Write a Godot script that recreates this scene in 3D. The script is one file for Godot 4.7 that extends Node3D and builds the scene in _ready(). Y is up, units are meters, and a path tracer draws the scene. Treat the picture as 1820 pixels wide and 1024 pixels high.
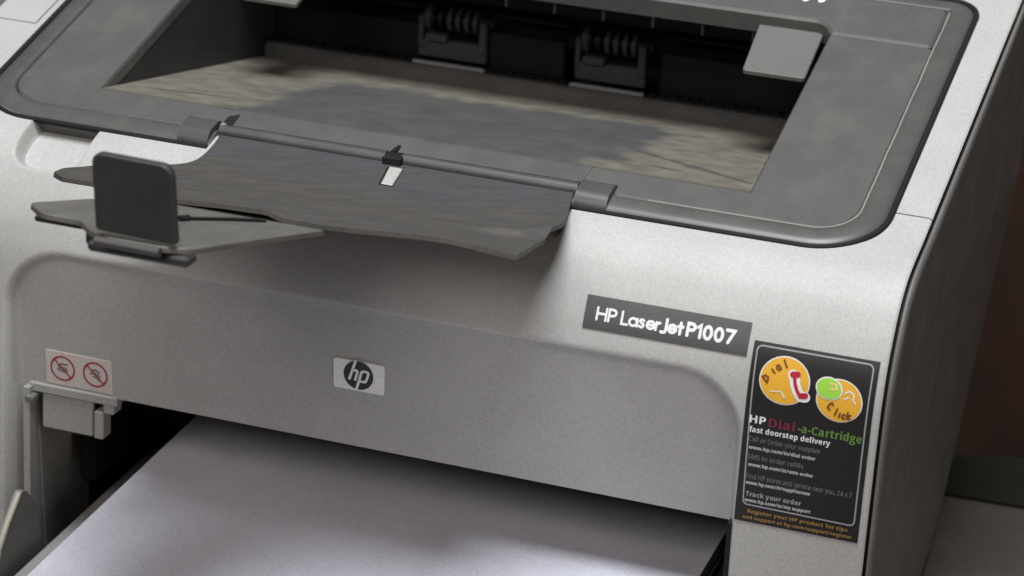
extends Node3D
# A grey laser printer seen close up from its front right. Metres; x right, y up, z towards the viewer. The front plate stands at z = 0.

const SLOPE := 0.28511            # how steeply the top rises towards the back
const TOP := Vector2(0.165, -0.03)  # (y, z) of the front edge of the dark top frame
var grain: ImageTexture
var dusty: ImageTexture
var prof := PackedVector2Array()  # (y, z) of the silver shell from the back of the top to the foot
var prof_s := PackedFloat32Array()
var mats := {}
var rng := RandomNumberGenerator.new()


func _ready() -> void:
	rng.seed = 7
	# ---- camera, light, exposure
	var cam := Camera3D.new()
	cam.name = "camera"
	cam.position = Vector3(0.2940955, 0.43033419, 0.72946245)
	cam.rotation = Vector3(-0.3540492, 0.32224133, 0.05841897)
	cam.fov = rad_to_deg(2.0 * atan(512.0 / 4851.44))
	cam.near = 0.05
	cam.far = 20.0
	var lens := CameraAttributesPhysical.new()
	lens.frustum_focal_length = 50.0
	lens.frustum_focus_distance = 0.84
	lens.exposure_aperture = 9.0
	lens.exposure_multiplier = 1.0
	cam.attributes = lens
	add_child(cam)
	cam.fov = rad_to_deg(2.0 * atan(512.0 / 4851.44))
	cam.current = true
	var env := Environment.new()
	env.background_mode = Environment.BG_COLOR
	env.background_color = Color(0.058, 0.050, 0.046).linear_to_srgb()
	env.tonemap_mode = Environment.TONE_MAPPER_LINEAR
	env.tonemap_exposure = 1.0
	env.sdfgi_enabled = true
	env.ssao_enabled = true
	env.ssil_enabled = true
	var we := WorldEnvironment.new()
	we.name = "environment"
	we.environment = env
	add_child(we)
	area("ceiling_light", Vector3(0.12, 1.42, 0.26), Vector3(0, 0.12, -0.03), Vector2(0.60, 0.60), 2.65, Color(0.98, 1.0, 1.01))
	area("side_fill_light", Vector3(1.6, 0.55, 0.75), Vector3(0, 0.08, 0), Vector2(0.7, 0.9), 0.36, Color(1.0, 0.95, 0.9))  # added fill lamp to lift the dark side panel, no known doorway
	area("front_fill_light", Vector3(-0.25, 1.15, 1.45), Vector3(0, 0.08, 0), Vector2(0.9, 0.7), 1.15, Color(1.0, 0.97, 0.95))  # added fill lamp for the front and the paper, no known window

	# ---- materials
	make_textures()
	make_profile()
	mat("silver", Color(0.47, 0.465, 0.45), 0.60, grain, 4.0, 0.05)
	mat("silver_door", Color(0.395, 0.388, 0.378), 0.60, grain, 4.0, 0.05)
	mat("silver_dull", Color(0.33, 0.325, 0.315), 0.5, grain, 4.0)
	mat("dark", Color(0.120, 0.121, 0.119), 0.42, dusty, 4.0)
	mat("dark_rim", Color(0.108, 0.106, 0.103), 0.38, dusty, 4.0)
	mat("side", Color(0.180, 0.175, 0.172), 0.5, dusty, 4.0)
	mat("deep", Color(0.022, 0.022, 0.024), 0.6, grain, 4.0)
	mat("roller_grey", Color(0.055, 0.055, 0.055), 0.35, grain, 4.0)
	mat("rubber", Color(0.013, 0.013, 0.013), 0.35, grain, 4.0)
	mat("ledge", Color(0.22, 0.22, 0.23), 0.5, grain, 4.0)
	mat("tab", Color(0.150, 0.154, 0.143), 0.5, grain, 4.0)
	mat("arm_grey", Color(0.20, 0.195, 0.18), 0.5, grain, 4.0)
	mat("arm_edge", Color(0.42, 0.40, 0.33), 0.45, grain, 4.0)
	mat("dust", Color(0.27, 0.26, 0.24), 0.9, grain, 4.0)  # pale tone of the line in the right groove of the frame
	mat("hinge", Color(0.085, 0.083, 0.083), 0.4, dusty, 4.0)
	mat("stop", Color(0.036, 0.036, 0.037), 0.55, dusty, 4.0)
	mat("white_plastic", Color(0.50, 0.50, 0.47), 0.4, grain, 4.0)
	mat("paper", Color(0.66, 0.655, 0.745), 0.9, grain, 4.0)
	mat("ink_black", Color(0.011, 0.010, 0.010), 0.45, grain, 4.0)
	mat("label_grey", Color(0.068, 0.068, 0.068), 0.45, grain, 4.0)
	mat("badge", Color(0.82, 0.82, 0.82), 0.3, grain, 4.0)
	mat("print_white", Color(0.72, 0.72, 0.72), 0.5)
	mat("print_grey", Color(0.30, 0.30, 0.31), 0.5)
	mat("print_soft", Color(0.52, 0.52, 0.52), 0.5)
	mat("print_dim", Color(0.17, 0.17, 0.18), 0.5)
	mat("print_orange", Color(0.72, 0.38, 0.03), 0.45)
	mat("print_amber", Color(0.30, 0.18, 0.05), 0.5)
	mat("print_green", Color(0.30, 0.60, 0.06), 0.45)
	mat("print_leaf", Color(0.10, 0.22, 0.04), 0.5)
	mat("print_red", Color(0.42, 0.012, 0.03), 0.45)
	mat("print_maroon", Color(0.17, 0.014, 0.04), 0.5)
	mat("print_brown", Color(0.16, 0.05, 0.01), 0.5)
	mat("print_peach", Color(0.85, 0.55, 0.25), 0.5)
	mat("warn_white", Color(0.60, 0.54, 0.52), 0.55, grain, 4.0)
	mat("warn_red", Color(0.30, 0.02, 0.03), 0.5)

	for k in ["deep", "rubber", "roller_grey"]:
		mats[k].metallic_specular = 0.2
	setting()
	printer()
	paper()


# ============================================================ helpers
func area(called: String, at: Vector3, to: Vector3, size: Vector2, energy: float, c: Color) -> void:
	var l := AreaLight3D.new()
	l.name = called
	l.area_size = size
	l.area_normalize_energy = true
	l.light_energy = energy
	l.light_color = c
	l.shadow_enabled = true
	l.look_at_from_position(at, to, Vector3(0, 0, -1) if absf((to - at).normalized().y) > 0.9 else Vector3.UP)
	add_child(l)


func mat(called: String, lin: Color, rough: float, tex: Texture2D = null, per_metre := 4.0, metal := 0.0) -> StandardMaterial3D:
	var m := StandardMaterial3D.new()
	m.resource_name = called
	m.albedo_color = lin.linear_to_srgb()
	m.roughness = rough
	m.metallic = metal
	if tex:
		m.albedo_texture = tex
		m.uv1_triplanar = true
		m.uv1_world_triplanar = true
		m.uv1_scale = Vector3.ONE * per_metre
	mats[called] = m
	return m


func make_textures() -> void:
	# moulded plastic: faint blotches and a fine pigment grain; the second one has smears of dust as well
	var low := FastNoiseLite.new()
	low.seed = 3
	low.frequency = 0.011
	low.fractal_octaves = 3
	low.fractal_gain = 0.4
	var n := 768
	var a := low.get_seamless_image(n, n)
	low.seed = 11
	low.frequency = 0.02
	low.domain_warp_enabled = true
	low.domain_warp_amplitude = 20.0
	var b := low.get_seamless_image(n, n)
	var g := Image.create(n, n, false, Image.FORMAT_RGB8)
	var d := Image.create(n, n, false, Image.FORMAT_RGB8)
	for y in n:
		for x in n:
			var p := a.get_pixel(x, y).r
			var q := b.get_pixel(x, y).r
			var s := (rng.randf() + rng.randf() + rng.randf()) / 3.0 - 0.5
			var t := rng.randf() - 0.5
			var v := 0.86 + 0.08 * (p - 0.5) + 0.42 * s
			g.set_pixel(x, y, Color(v + 0.03 * t, v, v - 0.03 * t).linear_to_srgb())
			var dust := smoothstep(0.30, 0.95, q) * 0.12 + smoothstep(0.3, 0.9, p) * 0.09
			var w := 0.68 + dust + 0.36 * s
			d.set_pixel(x, y, Color(w * (1.01 + 0.14 * dust) + 0.03 * t, w, w * (1.00 - 0.24 * dust) - 0.03 * t).linear_to_srgb())
	grain = ImageTexture.create_from_image(g)
	dusty = ImageTexture.create_from_image(d)


func frame_point(x: float, s: float, h := 0.0) -> Vector3:
	# a point of the sloping top: s metres back along it, h above it
	return Vector3(x, TOP.x + s * sin(SLOPE) + h * cos(SLOPE), TOP.y - s * cos(SLOPE) + h * sin(SLOPE))


func make_profile() -> void:
	var keys := PackedVector2Array()
	for s in [0.21, 0.165, 0.158, 0.155, 0.151, 0.147, 0.142, 0.10, 0.0568, 0.0562, 0.04, 0.0253, 0.0247, 0.0240, 0.0233, 0.0226, 0.0219, 0.0212, 0.0205, 0.0198, 0.0191, 0.0184, 0.0177, 0.0170, 0.0163, 0.0156, 0.0149, 0.0142, 0.0135, 0.0128, 0.0120]:
		var p := frame_point(0, s, -0.0015)
		keys.append(Vector2(p.y, p.z))
		prof.append(Vector2(p.y, p.z))
		prof_s.append(s)
	var k: Array[Vector2] = [Vector2(0.16865, -0.048), Vector2(0.1669, -0.0419), Vector2(0.1645, -0.0318), Vector2(0.1611, -0.0225), Vector2(0.1558, -0.0153), Vector2(0.1496, -0.0105), Vector2(0.143, -0.0068), Vector2(0.1359, -0.0040), Vector2(0.125, -0.0018), Vector2(0.105, -0.0006), Vector2(0.0846, 0), Vector2(0.07, 0)]
	for i in range(1, k.size() - 2):
		var steps: int = 20 if i < 3 else 10 if i < 7 else [18, 26, 10, 10][i - 7]
		for j in range(1, steps + 1):
			prof.append(k[i].cubic_interpolate(k[i + 1], k[i - 1], k[i + 2], float(j) / steps))
			prof_s.append(-1.0)
	for y in [0.0810, 0.076, 0.06, 0.04, 0.02, 0.006, 0.0]:
		prof.append(Vector2(y, 0.0))
		prof_s.append(-1.0)


func front_z(y: float) -> float:
	for i in prof.size() - 1:
		if prof_s[i] >= 0.0:
			continue
		if prof[i].x >= y and prof[i + 1].x <= y:
			return lerpf(prof[i].y, prof[i + 1].y, (prof[i].x - y) / maxf(1e-6, prof[i].x - prof[i + 1].x))
	return 0.0


func door_z(y: float) -> float:
	return -0.0032 - (0.131 - y) * 0.09


func on_front(x: float, y: float, up := 0.0) -> Vector3:
	var e := 0.0006
	var n := Vector2(-(front_z(y - e) - front_z(y + e)) / (-2.0 * e), 1.0).normalized()
	return Vector3(x, y + n.x * up, front_z(y) + n.y * up)


func on_door(x: float, y: float, up := 0.0) -> Vector3:
	return Vector3(x, y - up * 0.09, door_z(y) + up)


func st_new() -> SurfaceTool:
	var st := SurfaceTool.new()
	st.begin(Mesh.PRIMITIVE_TRIANGLES)
	st.set_smooth_group(-1)
	return st


func tri(st: SurfaceTool, a: Vector3, b: Vector3, c: Vector3) -> void:
	st.add_vertex(a)
	st.add_vertex(b)
	st.add_vertex(c)


func quad(st: SurfaceTool, a: Vector3, b: Vector3, c: Vector3, d: Vector3) -> void:
	tri(st, a, b, c)
	tri(st, a, c, d)


func part(called: String, st: SurfaceTool, material: String, parent: Node3D, normals := true) -> MeshInstance3D:
	if normals:
		st.generate_normals()
	var m := MeshInstance3D.new()
	m.name = called
	m.mesh = st.commit()
	m.material_override = null
	m.mesh.surface_set_material(0, mats[material])
	parent.add_child(m, true)
	return m


# a box with chamfered edges
func box(st: SurfaceTool, c: Vector3, size: Vector3, bev := 0.0004, basis := Basis()) -> void:
	var h := size / 2.0
	bev = minf(bev, minf(h.x, minf(h.y, h.z)) * 0.6)
	var sx := [-1.0, 1.0]
	for ax in 3:
		var u := (ax + 1) % 3
		var v := (ax + 2) % 3
		for s in sx:
			var pts: Array[Vector3] = []
			for q in [[-1, -1], [1, -1], [1, 1], [-1, 1]]:
				var p := Vector3()
				p[ax] = s * h[ax]
				p[u] = q[0] * (h[u] - bev)
				p[v] = q[1] * (h[v] - bev)
				pts.append(c + basis * p)
			if s > 0:
				quad(st, pts[3], pts[2], pts[1], pts[0])
			else:
				quad(st, pts[0], pts[1], pts[2], pts[3])
	# edge strips and corners
	for ax in 3:
		var u := (ax + 1) % 3
		var v := (ax + 2) % 3
		for su in sx:
			for sv in sx:
				var pts: Array[Vector3] = []
				for q in [[-1, 0], [1, 0], [1, 1], [-1, 1]]:
					var p := Vector3()
					p[ax] = q[0] * (h[ax] - bev)
					p[u] = su * (h[u] - (bev if q[1] else 0.0))
					p[v] = sv * (h[v] - (0.0 if q[1] else bev))
					pts.append(c + basis * p)
				if su * sv > 0:
					quad(st, pts[3], pts[2], pts[1], pts[0])
				else:
					quad(st, pts[0], pts[1], pts[2], pts[3])
	for i in 8:
		var s := Vector3(1 if i & 1 else -1, 1 if i & 2 else -1, 1 if i & 4 else -1)
		var a := c + basis * (Vector3(h.x, h.y - bev, h.z - bev) * s)
		var b := c + basis * (Vector3(h.x - bev, h.y, h.z - bev) * s)
		var d := c + basis * (Vector3(h.x - bev, h.y - bev, h.z) * s)
		if s.x * s.y * s.z > 0:
			tri(st, a, d, b)
		else:
			tri(st, a, b, d)


# a flat plate of an outline in the plane (o, u, v), with the thickness below it and a bevelled upper edge
func plate(st: SurfaceTool, poly: PackedVector2Array, o: Vector3, u: Vector3, v: Vector3, thick: float, bev := 0.0004, holes_ok := true) -> void:
	var n := u.cross(v).normalized()
	if Geometry2D.is_polygon_clockwise(poly):
		poly = poly.duplicate()
		poly.reverse()
	var ins := inset(poly, bev)
	var at := func(p: Vector2, d: float) -> Vector3: return o + u * p.x + v * p.y - n * d
	var idx := triangles(ins)
	var back := triangles(poly)
	st.set_smooth_group(-1)
	for i in range(0, idx.size(), 3):
		var a := ins[idx[i]]
		var b := ins[idx[i + 1]]
		var c := ins[idx[i + 2]]
		if (b - a).cross(c - a) > 0:
			tri(st, at.call(c, 0.0), at.call(b, 0.0), at.call(a, 0.0))
		else:
			tri(st, at.call(a, 0.0), at.call(b, 0.0), at.call(c, 0.0))
	for i in range(0, back.size(), 3):
		var a := poly[back[i]]
		var b := poly[back[i + 1]]
		var c := poly[back[i + 2]]
		if (b - a).cross(c - a) > 0:
			tri(st, at.call(a, thick), at.call(b, thick), at.call(c, thick))
		else:
			tri(st, at.call(c, thick), at.call(b, thick), at.call(a, thick))
	for i in poly.size():
		var j := (i + 1) % poly.size()
		quad(st, at.call(ins[i], 0.0), at.call(ins[j], 0.0), at.call(poly[j], bev), at.call(poly[i], bev))
		quad(st, at.call(poly[i], bev), at.call(poly[j], bev), at.call(poly[j], thick), at.call(poly[i], thick))


func triangles(poly: PackedVector2Array) -> PackedInt32Array:
	var big := PackedVector2Array()
	for p in poly:
		big.append(p * 1000.0)
	return Geometry2D.triangulate_polygon(big)


func inset(poly: PackedVector2Array, d: float) -> PackedVector2Array:
	# poly runs counter-clockwise
	var out := PackedVector2Array()
	var k := poly.size()
	for i in k:
		var e0 := (poly[i] - poly[(i + k - 1) % k]).normalized()
		var e1 := (poly[(i + 1) % k] - poly[i]).normalized()
		var n0 := Vector2(-e0.y, e0.x)
		var n1 := Vector2(-e1.y, e1.x)
		var m := (n0 + n1)
		var len2 := m.length_squared()
		out.append(poly[i] + (m * (2.0 * d / len2) if len2 > 0.2 else n1 * d))
	return out


# corners: [x, y, radius] ...
func rounded(corners: Array, steps := 6) -> PackedVector2Array:
	var out := PackedVector2Array()
	var k := corners.size()
	for i in k:
		var p := Vector2(corners[i][0], corners[i][1])
		var r: float = corners[i][2]
		if r <= 0.0:
			out.append(p)
			continue
		var a := Vector2(corners[(i + k - 1) % k][0], corners[(i + k - 1) % k][1])
		var b := Vector2(corners[(i + 1) % k][0], corners[(i + 1) % k][1])
		var da := (a - p).normalized()
		var db := (b - p).normalized()
		for j in steps + 1:
			var t := float(j) / steps
			# close to a circle's arc
			var q0 := p + da * r
			var q1 := p + db * r
			out.append(q0.bezier_interpolate(q0.lerp(p, 0.5523), q1.lerp(p, 0.5523), q1, t))
	return out


# a curved sheet with thickness: rows of points, cells left out where gone says so
func sheet(st: SurfaceTool, rows: Array, thick: float, uvs: Array = [], gone = null) -> void:
	var nr := rows.size()
	var nc: int = rows[0].size()
	var nor := []
	for r in nr:
		var line := PackedVector3Array()
		for c in nc:
			var du: Vector3 = rows[r][mini(c + 1, nc - 1)] - rows[r][maxi(c - 1, 0)]
			var dv: Vector3 = rows[mini(r + 1, nr - 1)][c] - rows[maxi(r - 1, 0)][c]
			var n := du.cross(dv).normalized()
			if n.y + 0.9 * n.z < 0.0:
				n = -n
			line.append(n)
		nor.append(line)
	var is_gone := func(r: int, c: int) -> bool:
		if r < 0 or c < 0 or r >= nr - 1 or c >= nc - 1:
			return true
		return gone != null and gone.call(r, c)
	var put := func(r: int, c: int, below: bool, n: Vector3) -> void:
		if uvs.size():
			st.set_uv(uvs[r][c])
		st.set_normal(n)
		st.add_vertex(rows[r][c] - (nor[r][c] * thick if below else Vector3.ZERO))
	for r in nr - 1:
		for c in nc - 1:
			if is_gone.call(r, c):
				continue
			var q := [[r, c], [r, c + 1], [r + 1, c + 1], [r + 1, c]]
			var geo: Vector3 = (rows[r][c + 1] - rows[r][c]).cross(rows[r + 1][c] - rows[r][c])
			var flip: bool = geo.dot(nor[r][c]) > 0.0
			for t in [[0, 1, 2], [0, 2, 3]]:
				for i in 3:
					var e: Array = q[t[2 - i] if flip else t[i]]
					put.call(e[0], e[1], false, nor[e[0]][e[1]])
				if thick > 0.0:
					for i in 3:
						var e: Array = q[t[i] if flip else t[2 - i]]
						put.call(e[0], e[1], true, -nor[e[0]][e[1]])
			if thick > 0.0:
				for side in [[-1, 0, 0, 1], [1, 0, 2, 3], [0, -1, 3, 0], [0, 1, 1, 2]]:
					if is_gone.call(r + side[0], c + side[1]):
						var a: Array = q[side[2]]
						var b: Array = q[side[3]]
						var pa: Vector3 = rows[a[0]][a[1]]
						var pb: Vector3 = rows[b[0]][b[1]]
						var mid: Vector3 = (rows[r][c] + rows[r + 1][c + 1]) / 2.0
						var n: Vector3 = (pb - pa).cross(nor[r][c]).normalized()
						var order := [[a, false], [b, false], [b, true], [a, false], [b, true], [a, true]]
						if n.dot(pa - mid) < 0.0:
							n = -n
							order.reverse()
						for e in order:
							put.call(e[0][0], e[0][1], e[1], n)


# a tube of given radius along points
func tube(st: SurfaceTool, pts: PackedVector3Array, r: float, sides := 10) -> void:
	var rings := []
	for i in pts.size():
		var t := (pts[mini(i + 1, pts.size() - 1)] - pts[maxi(i - 1, 0)]).normalized()
		var a := t.cross(Vector3.UP if absf(t.y) < 0.9 else Vector3.RIGHT).normalized()
		var b := t.cross(a)
		var ring := PackedVector3Array()
		for k in sides:
			ring.append(pts[i] + (a * cos(TAU * k / sides) + b * sin(TAU * k / sides)) * r)
		rings.append(ring)
	st.set_smooth_group(0)
	for i in pts.size() - 1:
		for k in sides:
			var l := (k + 1) % sides
			quad(st, rings[i][k], rings[i + 1][k], rings[i + 1][l], rings[i][l])
	st.set_smooth_group(-1)
	for k in range(1, sides - 1):
		tri(st, rings[0][0], rings[0][k], rings[0][k + 1])
		tri(st, rings[-1][0], rings[-1][k + 1], rings[-1][k])


# ---- flat print: polygons in the (x, y) of the front, laid on the shell by a Callable
func print_poly(st: SurfaceTool, poly: PackedVector2Array, lay: Callable, up: float) -> void:
	var idx := triangles(poly)
	for i in range(0, idx.size(), 3):
		var a := poly[idx[i]]
		var b := poly[idx[i + 1]]
		var c := poly[idx[i + 2]]
		if (b - a).cross(c - a) > 0:
			var t := a
			a = c
			c = t
		tri(st, lay.call(a.x, a.y, up), lay.call(b.x, b.y, up), lay.call(c.x, c.y, up))


func print_stroke(st: SurfaceTool, pts: PackedVector2Array, width: float, lay: Callable, up: float, round_end := true) -> void:
	# a ribbon along the points, mitred at the bends, with round ends
	var closed := pts.size() > 3 and pts[0].distance_to(pts[-1]) < 1e-6
	var n := pts.size()
	var le := PackedVector2Array()
	var ri := PackedVector2Array()
	for i in n:
		var a := pts[i - 1] if i > 0 else (pts[n - 2] if closed else pts[0])
		var b := pts[i + 1] if i < n - 1 else (pts[1] if closed else pts[n - 1])
		var d0 := (pts[i] - a).normalized()
		var d1 := (b - pts[i]).normalized()
		if d0 == Vector2.ZERO:
			d0 = d1
		if d1 == Vector2.ZERO:
			d1 = d0
		var m := (d0 + d1).normalized()
		var k := 1.0 / maxf(0.55, m.dot(d1))
		var side := Vector2(-m.y, m.x) * (width / 2.0 * k)
		le.append(pts[i] + side)
		ri.append(pts[i] - side)
	for i in n - 1:
		quad(st, lay.call(le[i].x, le[i].y, up), lay.call(le[i + 1].x, le[i + 1].y, up), lay.call(ri[i + 1].x, ri[i + 1].y, up), lay.call(ri[i].x, ri[i].y, up))
	if round_end and not closed:
		for e in [[0, 1], [n - 1, n - 2]]:
			var c := pts[e[0]]
			var out := (c - pts[e[1]]).angle()
			for k in 6:
				var p := c + Vector2.from_angle(out + PI / 2 - PI * k / 6.0) * width / 2.0
				var q := c + Vector2.from_angle(out + PI / 2 - PI * (k + 1) / 6.0) * width / 2.0
				tri(st, lay.call(c.x, c.y, up), lay.call(p.x, p.y, up), lay.call(q.x, q.y, up))


func print_ring(st: SurfaceTool, c: Vector2, r: Vector2, width: float, lay: Callable, up: float, tilt := 0.0) -> void:
	var n := 40
	for i in n:
		var q := []
		for e in [[i, 0.0], [i + 1, 0.0], [i + 1, width], [i, width]]:
			var a: float = TAU * e[0] / n
			q.append(c + Vector2((r.x - e[1]) * cos(a), (r.y - e[1]) * sin(a)).rotated(tilt))
		quad(st, lay.call(q[3].x, q[3].y, up), lay.call(q[2].x, q[2].y, up), lay.call(q[1].x, q[1].y, up), lay.call(q[0].x, q[0].y, up))


func oval(c: Vector2, r: Vector2, tilt := 0.0, n := 40) -> PackedVector2Array:
	var out := PackedVector2Array()
	for i in n:
		out.append(c + Vector2(r.x * cos(TAU * i / n), r.y * sin(TAU * i / n)).rotated(tilt))
	return out


# a filled oval as rings of small faces, so that it follows a curved surface
func print_oval(st: SurfaceTool, c: Vector2, r: Vector2, lay: Callable, up: float, tilt := 0.0) -> void:
	var rings := [oval(c, r * 0.001, tilt), oval(c, r * 0.35, tilt), oval(c, r * 0.7, tilt), oval(c, r, tilt)]
	for k in 3:
		for i in 40:
			var j := (i + 1) % 40
			var q := []
			for p in [rings[k][i], rings[k + 1][i], rings[k + 1][j], rings[k][j]]:
				q.append(lay.call(p.x, p.y, up))
			quad(st, q[3], q[2], q[1], q[0])


func arc(c: Vector2, r: Vector2, from: float, to: float, n := 14) -> PackedVector2Array:
	var out := PackedVector2Array()
	for i in n + 1:
		var a := deg_to_rad(lerpf(from, to, float(i) / n))
		out.append(c + Vector2(r.x * cos(a), r.y * sin(a)))
	return out


# set type: a line of text fitted into the box (left, base, width, height of a capital)
func print_text(st: SurfaceTool, words: String, left: float, base: float, width: float, cap: float, lay: Callable, up: float, bold := true, turn := 0.0) -> void:
	var f := SystemFont.new()
	f.font_names = PackedStringArray(["Droid Sans"])
	f.font_weight = 700 if bold else 400
	var t := TextMesh.new()
	t.text = words
	t.font = f
	t.font_size = 32
	t.pixel_size = 0.01
	t.depth = 0.0
	t.curve_step = 2.0
	t.horizontal_alignment = HORIZONTAL_ALIGNMENT_LEFT
	var arrays := t.get_mesh_arrays()
	var v: PackedVector3Array = arrays[Mesh.ARRAY_VERTEX]
	var idx = arrays[Mesh.ARRAY_INDEX]
	if idx == null:
		idx = PackedInt32Array(range(v.size()))
	var lo := Vector2(1e9, 1e9)
	var hi := -lo
	for p in v:
		lo = lo.min(Vector2(p.x, p.y))
		hi = hi.max(Vector2(p.x, p.y))
	# a capital of this font is about 0.71 of its size; the base is found from the text without its tails
	var has_tail := false
	for ch in "gjpqy,":
		has_tail = has_tail or words.contains(ch)
	var size := 0.32
	var bottom := lo.y + (0.24 * size if has_tail else 0.0)
	var kx := width / (hi.x - lo.x)
	var ky := cap / (0.71 * size)
	for i in range(0, idx.size(), 3):
		var q := []
		for j in 3:
			var p := v[idx[i + j]]
			var w := Vector2((p.x - lo.x) * kx, (p.y - bottom) * ky).rotated(turn)
			q.append(Vector2(left + w.x, base + w.y))
		if (q[1] - q[0]).cross(q[2] - q[0]) > 0:
			q.reverse()
		if absf((q[1] - q[0]).cross(q[2] - q[0])) > 1e-14:
			tri(st, lay.call(q[0].x, q[0].y, up), lay.call(q[1].x, q[1].y, up), lay.call(q[2].x, q[2].y, up))


func decal_plate(st: SurfaceTool, x0: float, y0: float, x1: float, y1: float, lay: Callable, up: float, thick: float, nx := 6, ny := 24) -> void:
	var rows := []
	for j in ny + 1:
		var line := PackedVector3Array()
		for i in nx + 1:
			line.append(lay.call(lerpf(x0, x1, float(i) / nx), lerpf(y0, y1, float(j) / ny), up))
		rows.append(line)
	sheet(st, rows, thick)


func thing(called: String, label: String, category: String, at: Vector3) -> Node3D:
	var o := Node3D.new()
	o.name = called
	o.position = at
	o.set_meta("label", label)
	o.set_meta("category", category)
	add_child(o, true)
	return o


# ============================================================ setting
func setting() -> void:
	var m := mat("table_wood", Color(0.115, 0.098, 0.086), 0.55, dusty, 2.5)
	m.uv1_scale = Vector3(1.2, 4.0, 2.0)
	var t := thing("table", "dim brown table top behind the right side of the printer", "table", Vector3(0.0, -0.006, -0.02))
	var st := st_new()
	box(st, Vector3(0.1, -0.0125, 0.115), Vector3(1.9, 0.025, 0.75), 0.002)
	part("table_top", st, "table_wood", t)
	for x in [-0.8, 1.0]:
		for z in [-0.20, 0.43]:
			st = st_new()
			box(st, Vector3(x, -0.025 - 0.35, z), Vector3(0.05, 0.70, 0.05), 0.003)
			part("leg", st, "table_wood", t)
	# the wall of the room behind, out of focus
	var low := FastNoiseLite.new()
	low.seed = 21
	low.frequency = 0.012
	var wt := NoiseTexture2D.new()
	wt.noise = low
	wt.width = 256
	wt.height = 256
	wt.seamless = true
	var ramp := Gradient.new()
	ramp.set_color(0, Color(0.16, 0.12, 0.10))
	ramp.set_color(1, Color(0.38, 0.22, 0.10))
	wt.color_ramp = ramp
	var wm := mat("wall_paint", Color(1, 1, 1), 0.9, wt, 2.5)
	wm.albedo_color = Color(0.70, 0.62, 0.50)
	st = st_new()
	box(st, Vector3(0.0, 0.2, -0.75), Vector3(4.0, 2.2, 0.1), 0.002)
	var w := part("wall", st, "wall_paint", self)
	w.set_meta("kind", "structure")
	w.set_meta("label", "dark brown wall far behind the printer")
	# a green cloth lying at the back of the table
	mat("green_cloth", Color(0.009, 0.010, 0.003), 0.95, dusty, 9.0)
	var rows := []
	for j in 15:
		var line := PackedVector3Array()
		for i in 25:
			var x := 0.02 + 0.36 * i / 24.0
			var z := -0.035 * j / 14.0
			var e := minf(1.0, minf(j, 14 - j) / 3.0) * minf(1.0, minf(i, 24 - i) / 3.0)
			line.append(Vector3(x, e * (0.005 + 0.003 * sin(x * 60.0 + z * 90.0) + 0.0015 * sin(x * 31.0 - z * 50.0)), z + 0.006 * sin(x * 14.0)))
		rows.append(line)
	st = st_new()
	sheet(st, rows, 0.0015)
	var c := part("cloth", st, "green_cloth", self, false)
	c.position = Vector3(0.0, -0.0045, -0.255)
	c.set_meta("label", "dark green cloth lying on the table behind the printer")
	c.set_meta("category", "cloth")


# ============================================================ the printer
func printer() -> void:
	var pr := thing("printer", "silver and dark grey laser printer with a dusty top and its output flap folded out", "printer", Vector3.ZERO)
	shell(pr)
	top_frame(pr)
	bin(pr)
	flap(pr)
	mouth(pr)
	labels(pr)


func smooth_in(a: float, b: float, x: float) -> float:
	return smoothstep(a, b, x)


func box_sdf(p: Vector2, lo: Vector2, hi: Vector2, r: float) -> float:
	var q := (p - (lo + hi) / 2.0).abs() - (hi - lo) / 2.0 + Vector2(r, r)
	return Vector2(maxf(q.x, 0), maxf(q.y, 0)).length() + minf(maxf(q.x, q.y), 0.0) - r


func shell_point(i: int, x: float) -> Vector3:
	var p := prof[i]
	var y := p.x
	var z := p.y
	var a := prof[maxi(i - 1, 0)]
	var b := prof[mini(i + 1, prof.size() - 1)]
	var t := (b - a).normalized()
	var n := Vector2(-t.y, t.x)  # outwards in (y, z)
	if n.x + n.y < 0.0:
		n = -n
	if prof_s[i] < 0.0:
		# the front door lies a little deeper, in a soft rounded outline
		var d := -box_sdf(Vector2(x, y), Vector2(-0.1235, -0.2), Vector2(0.1255, 0.1312), 0.022)
		var w := smooth_in(0.0, 0.0042, d)
		z = lerpf(z, door_z(y), w)
		# finger scoop on the left, and the seat that the flap folds into
		var e := -box_sdf(Vector2(x, y), Vector2(-0.1275, 0.1532), Vector2(-0.1030, 0.18), 0.006)
		var k := 0.0055 * smooth_in(0.0, 0.0016, e)
		e = -box_sdf(Vector2(x, y), Vector2(-0.0617, 0.1572), Vector2(0.0585, 0.19), 0.0025)
		k += 0.0028 * smooth_in(0.0, 0.0010, e) * smooth_in(0.1572, 0.1625, y)
		y -= n.x * k
		z -= n.y * k
	if y < 0.0809 and x > -0.1197 and x < -0.1150:
		z -= 0.0016 * (1.0 - sqrt(maxf(0.0, 1.0 - pow(clampf((x + 0.1171) / 0.0016, 0.0, 1.0), 2.0))))
	# the ends turn down into the joint with the side panels
	var edge := minf(0.165 - x, x + 0.1755)
	if edge < 0.0009:
		var f := 0.0006 * (1.0 - edge / 0.0009)
		y -= n.x * f
		z -= n.y * f
	return Vector3(x, y, z)


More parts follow.
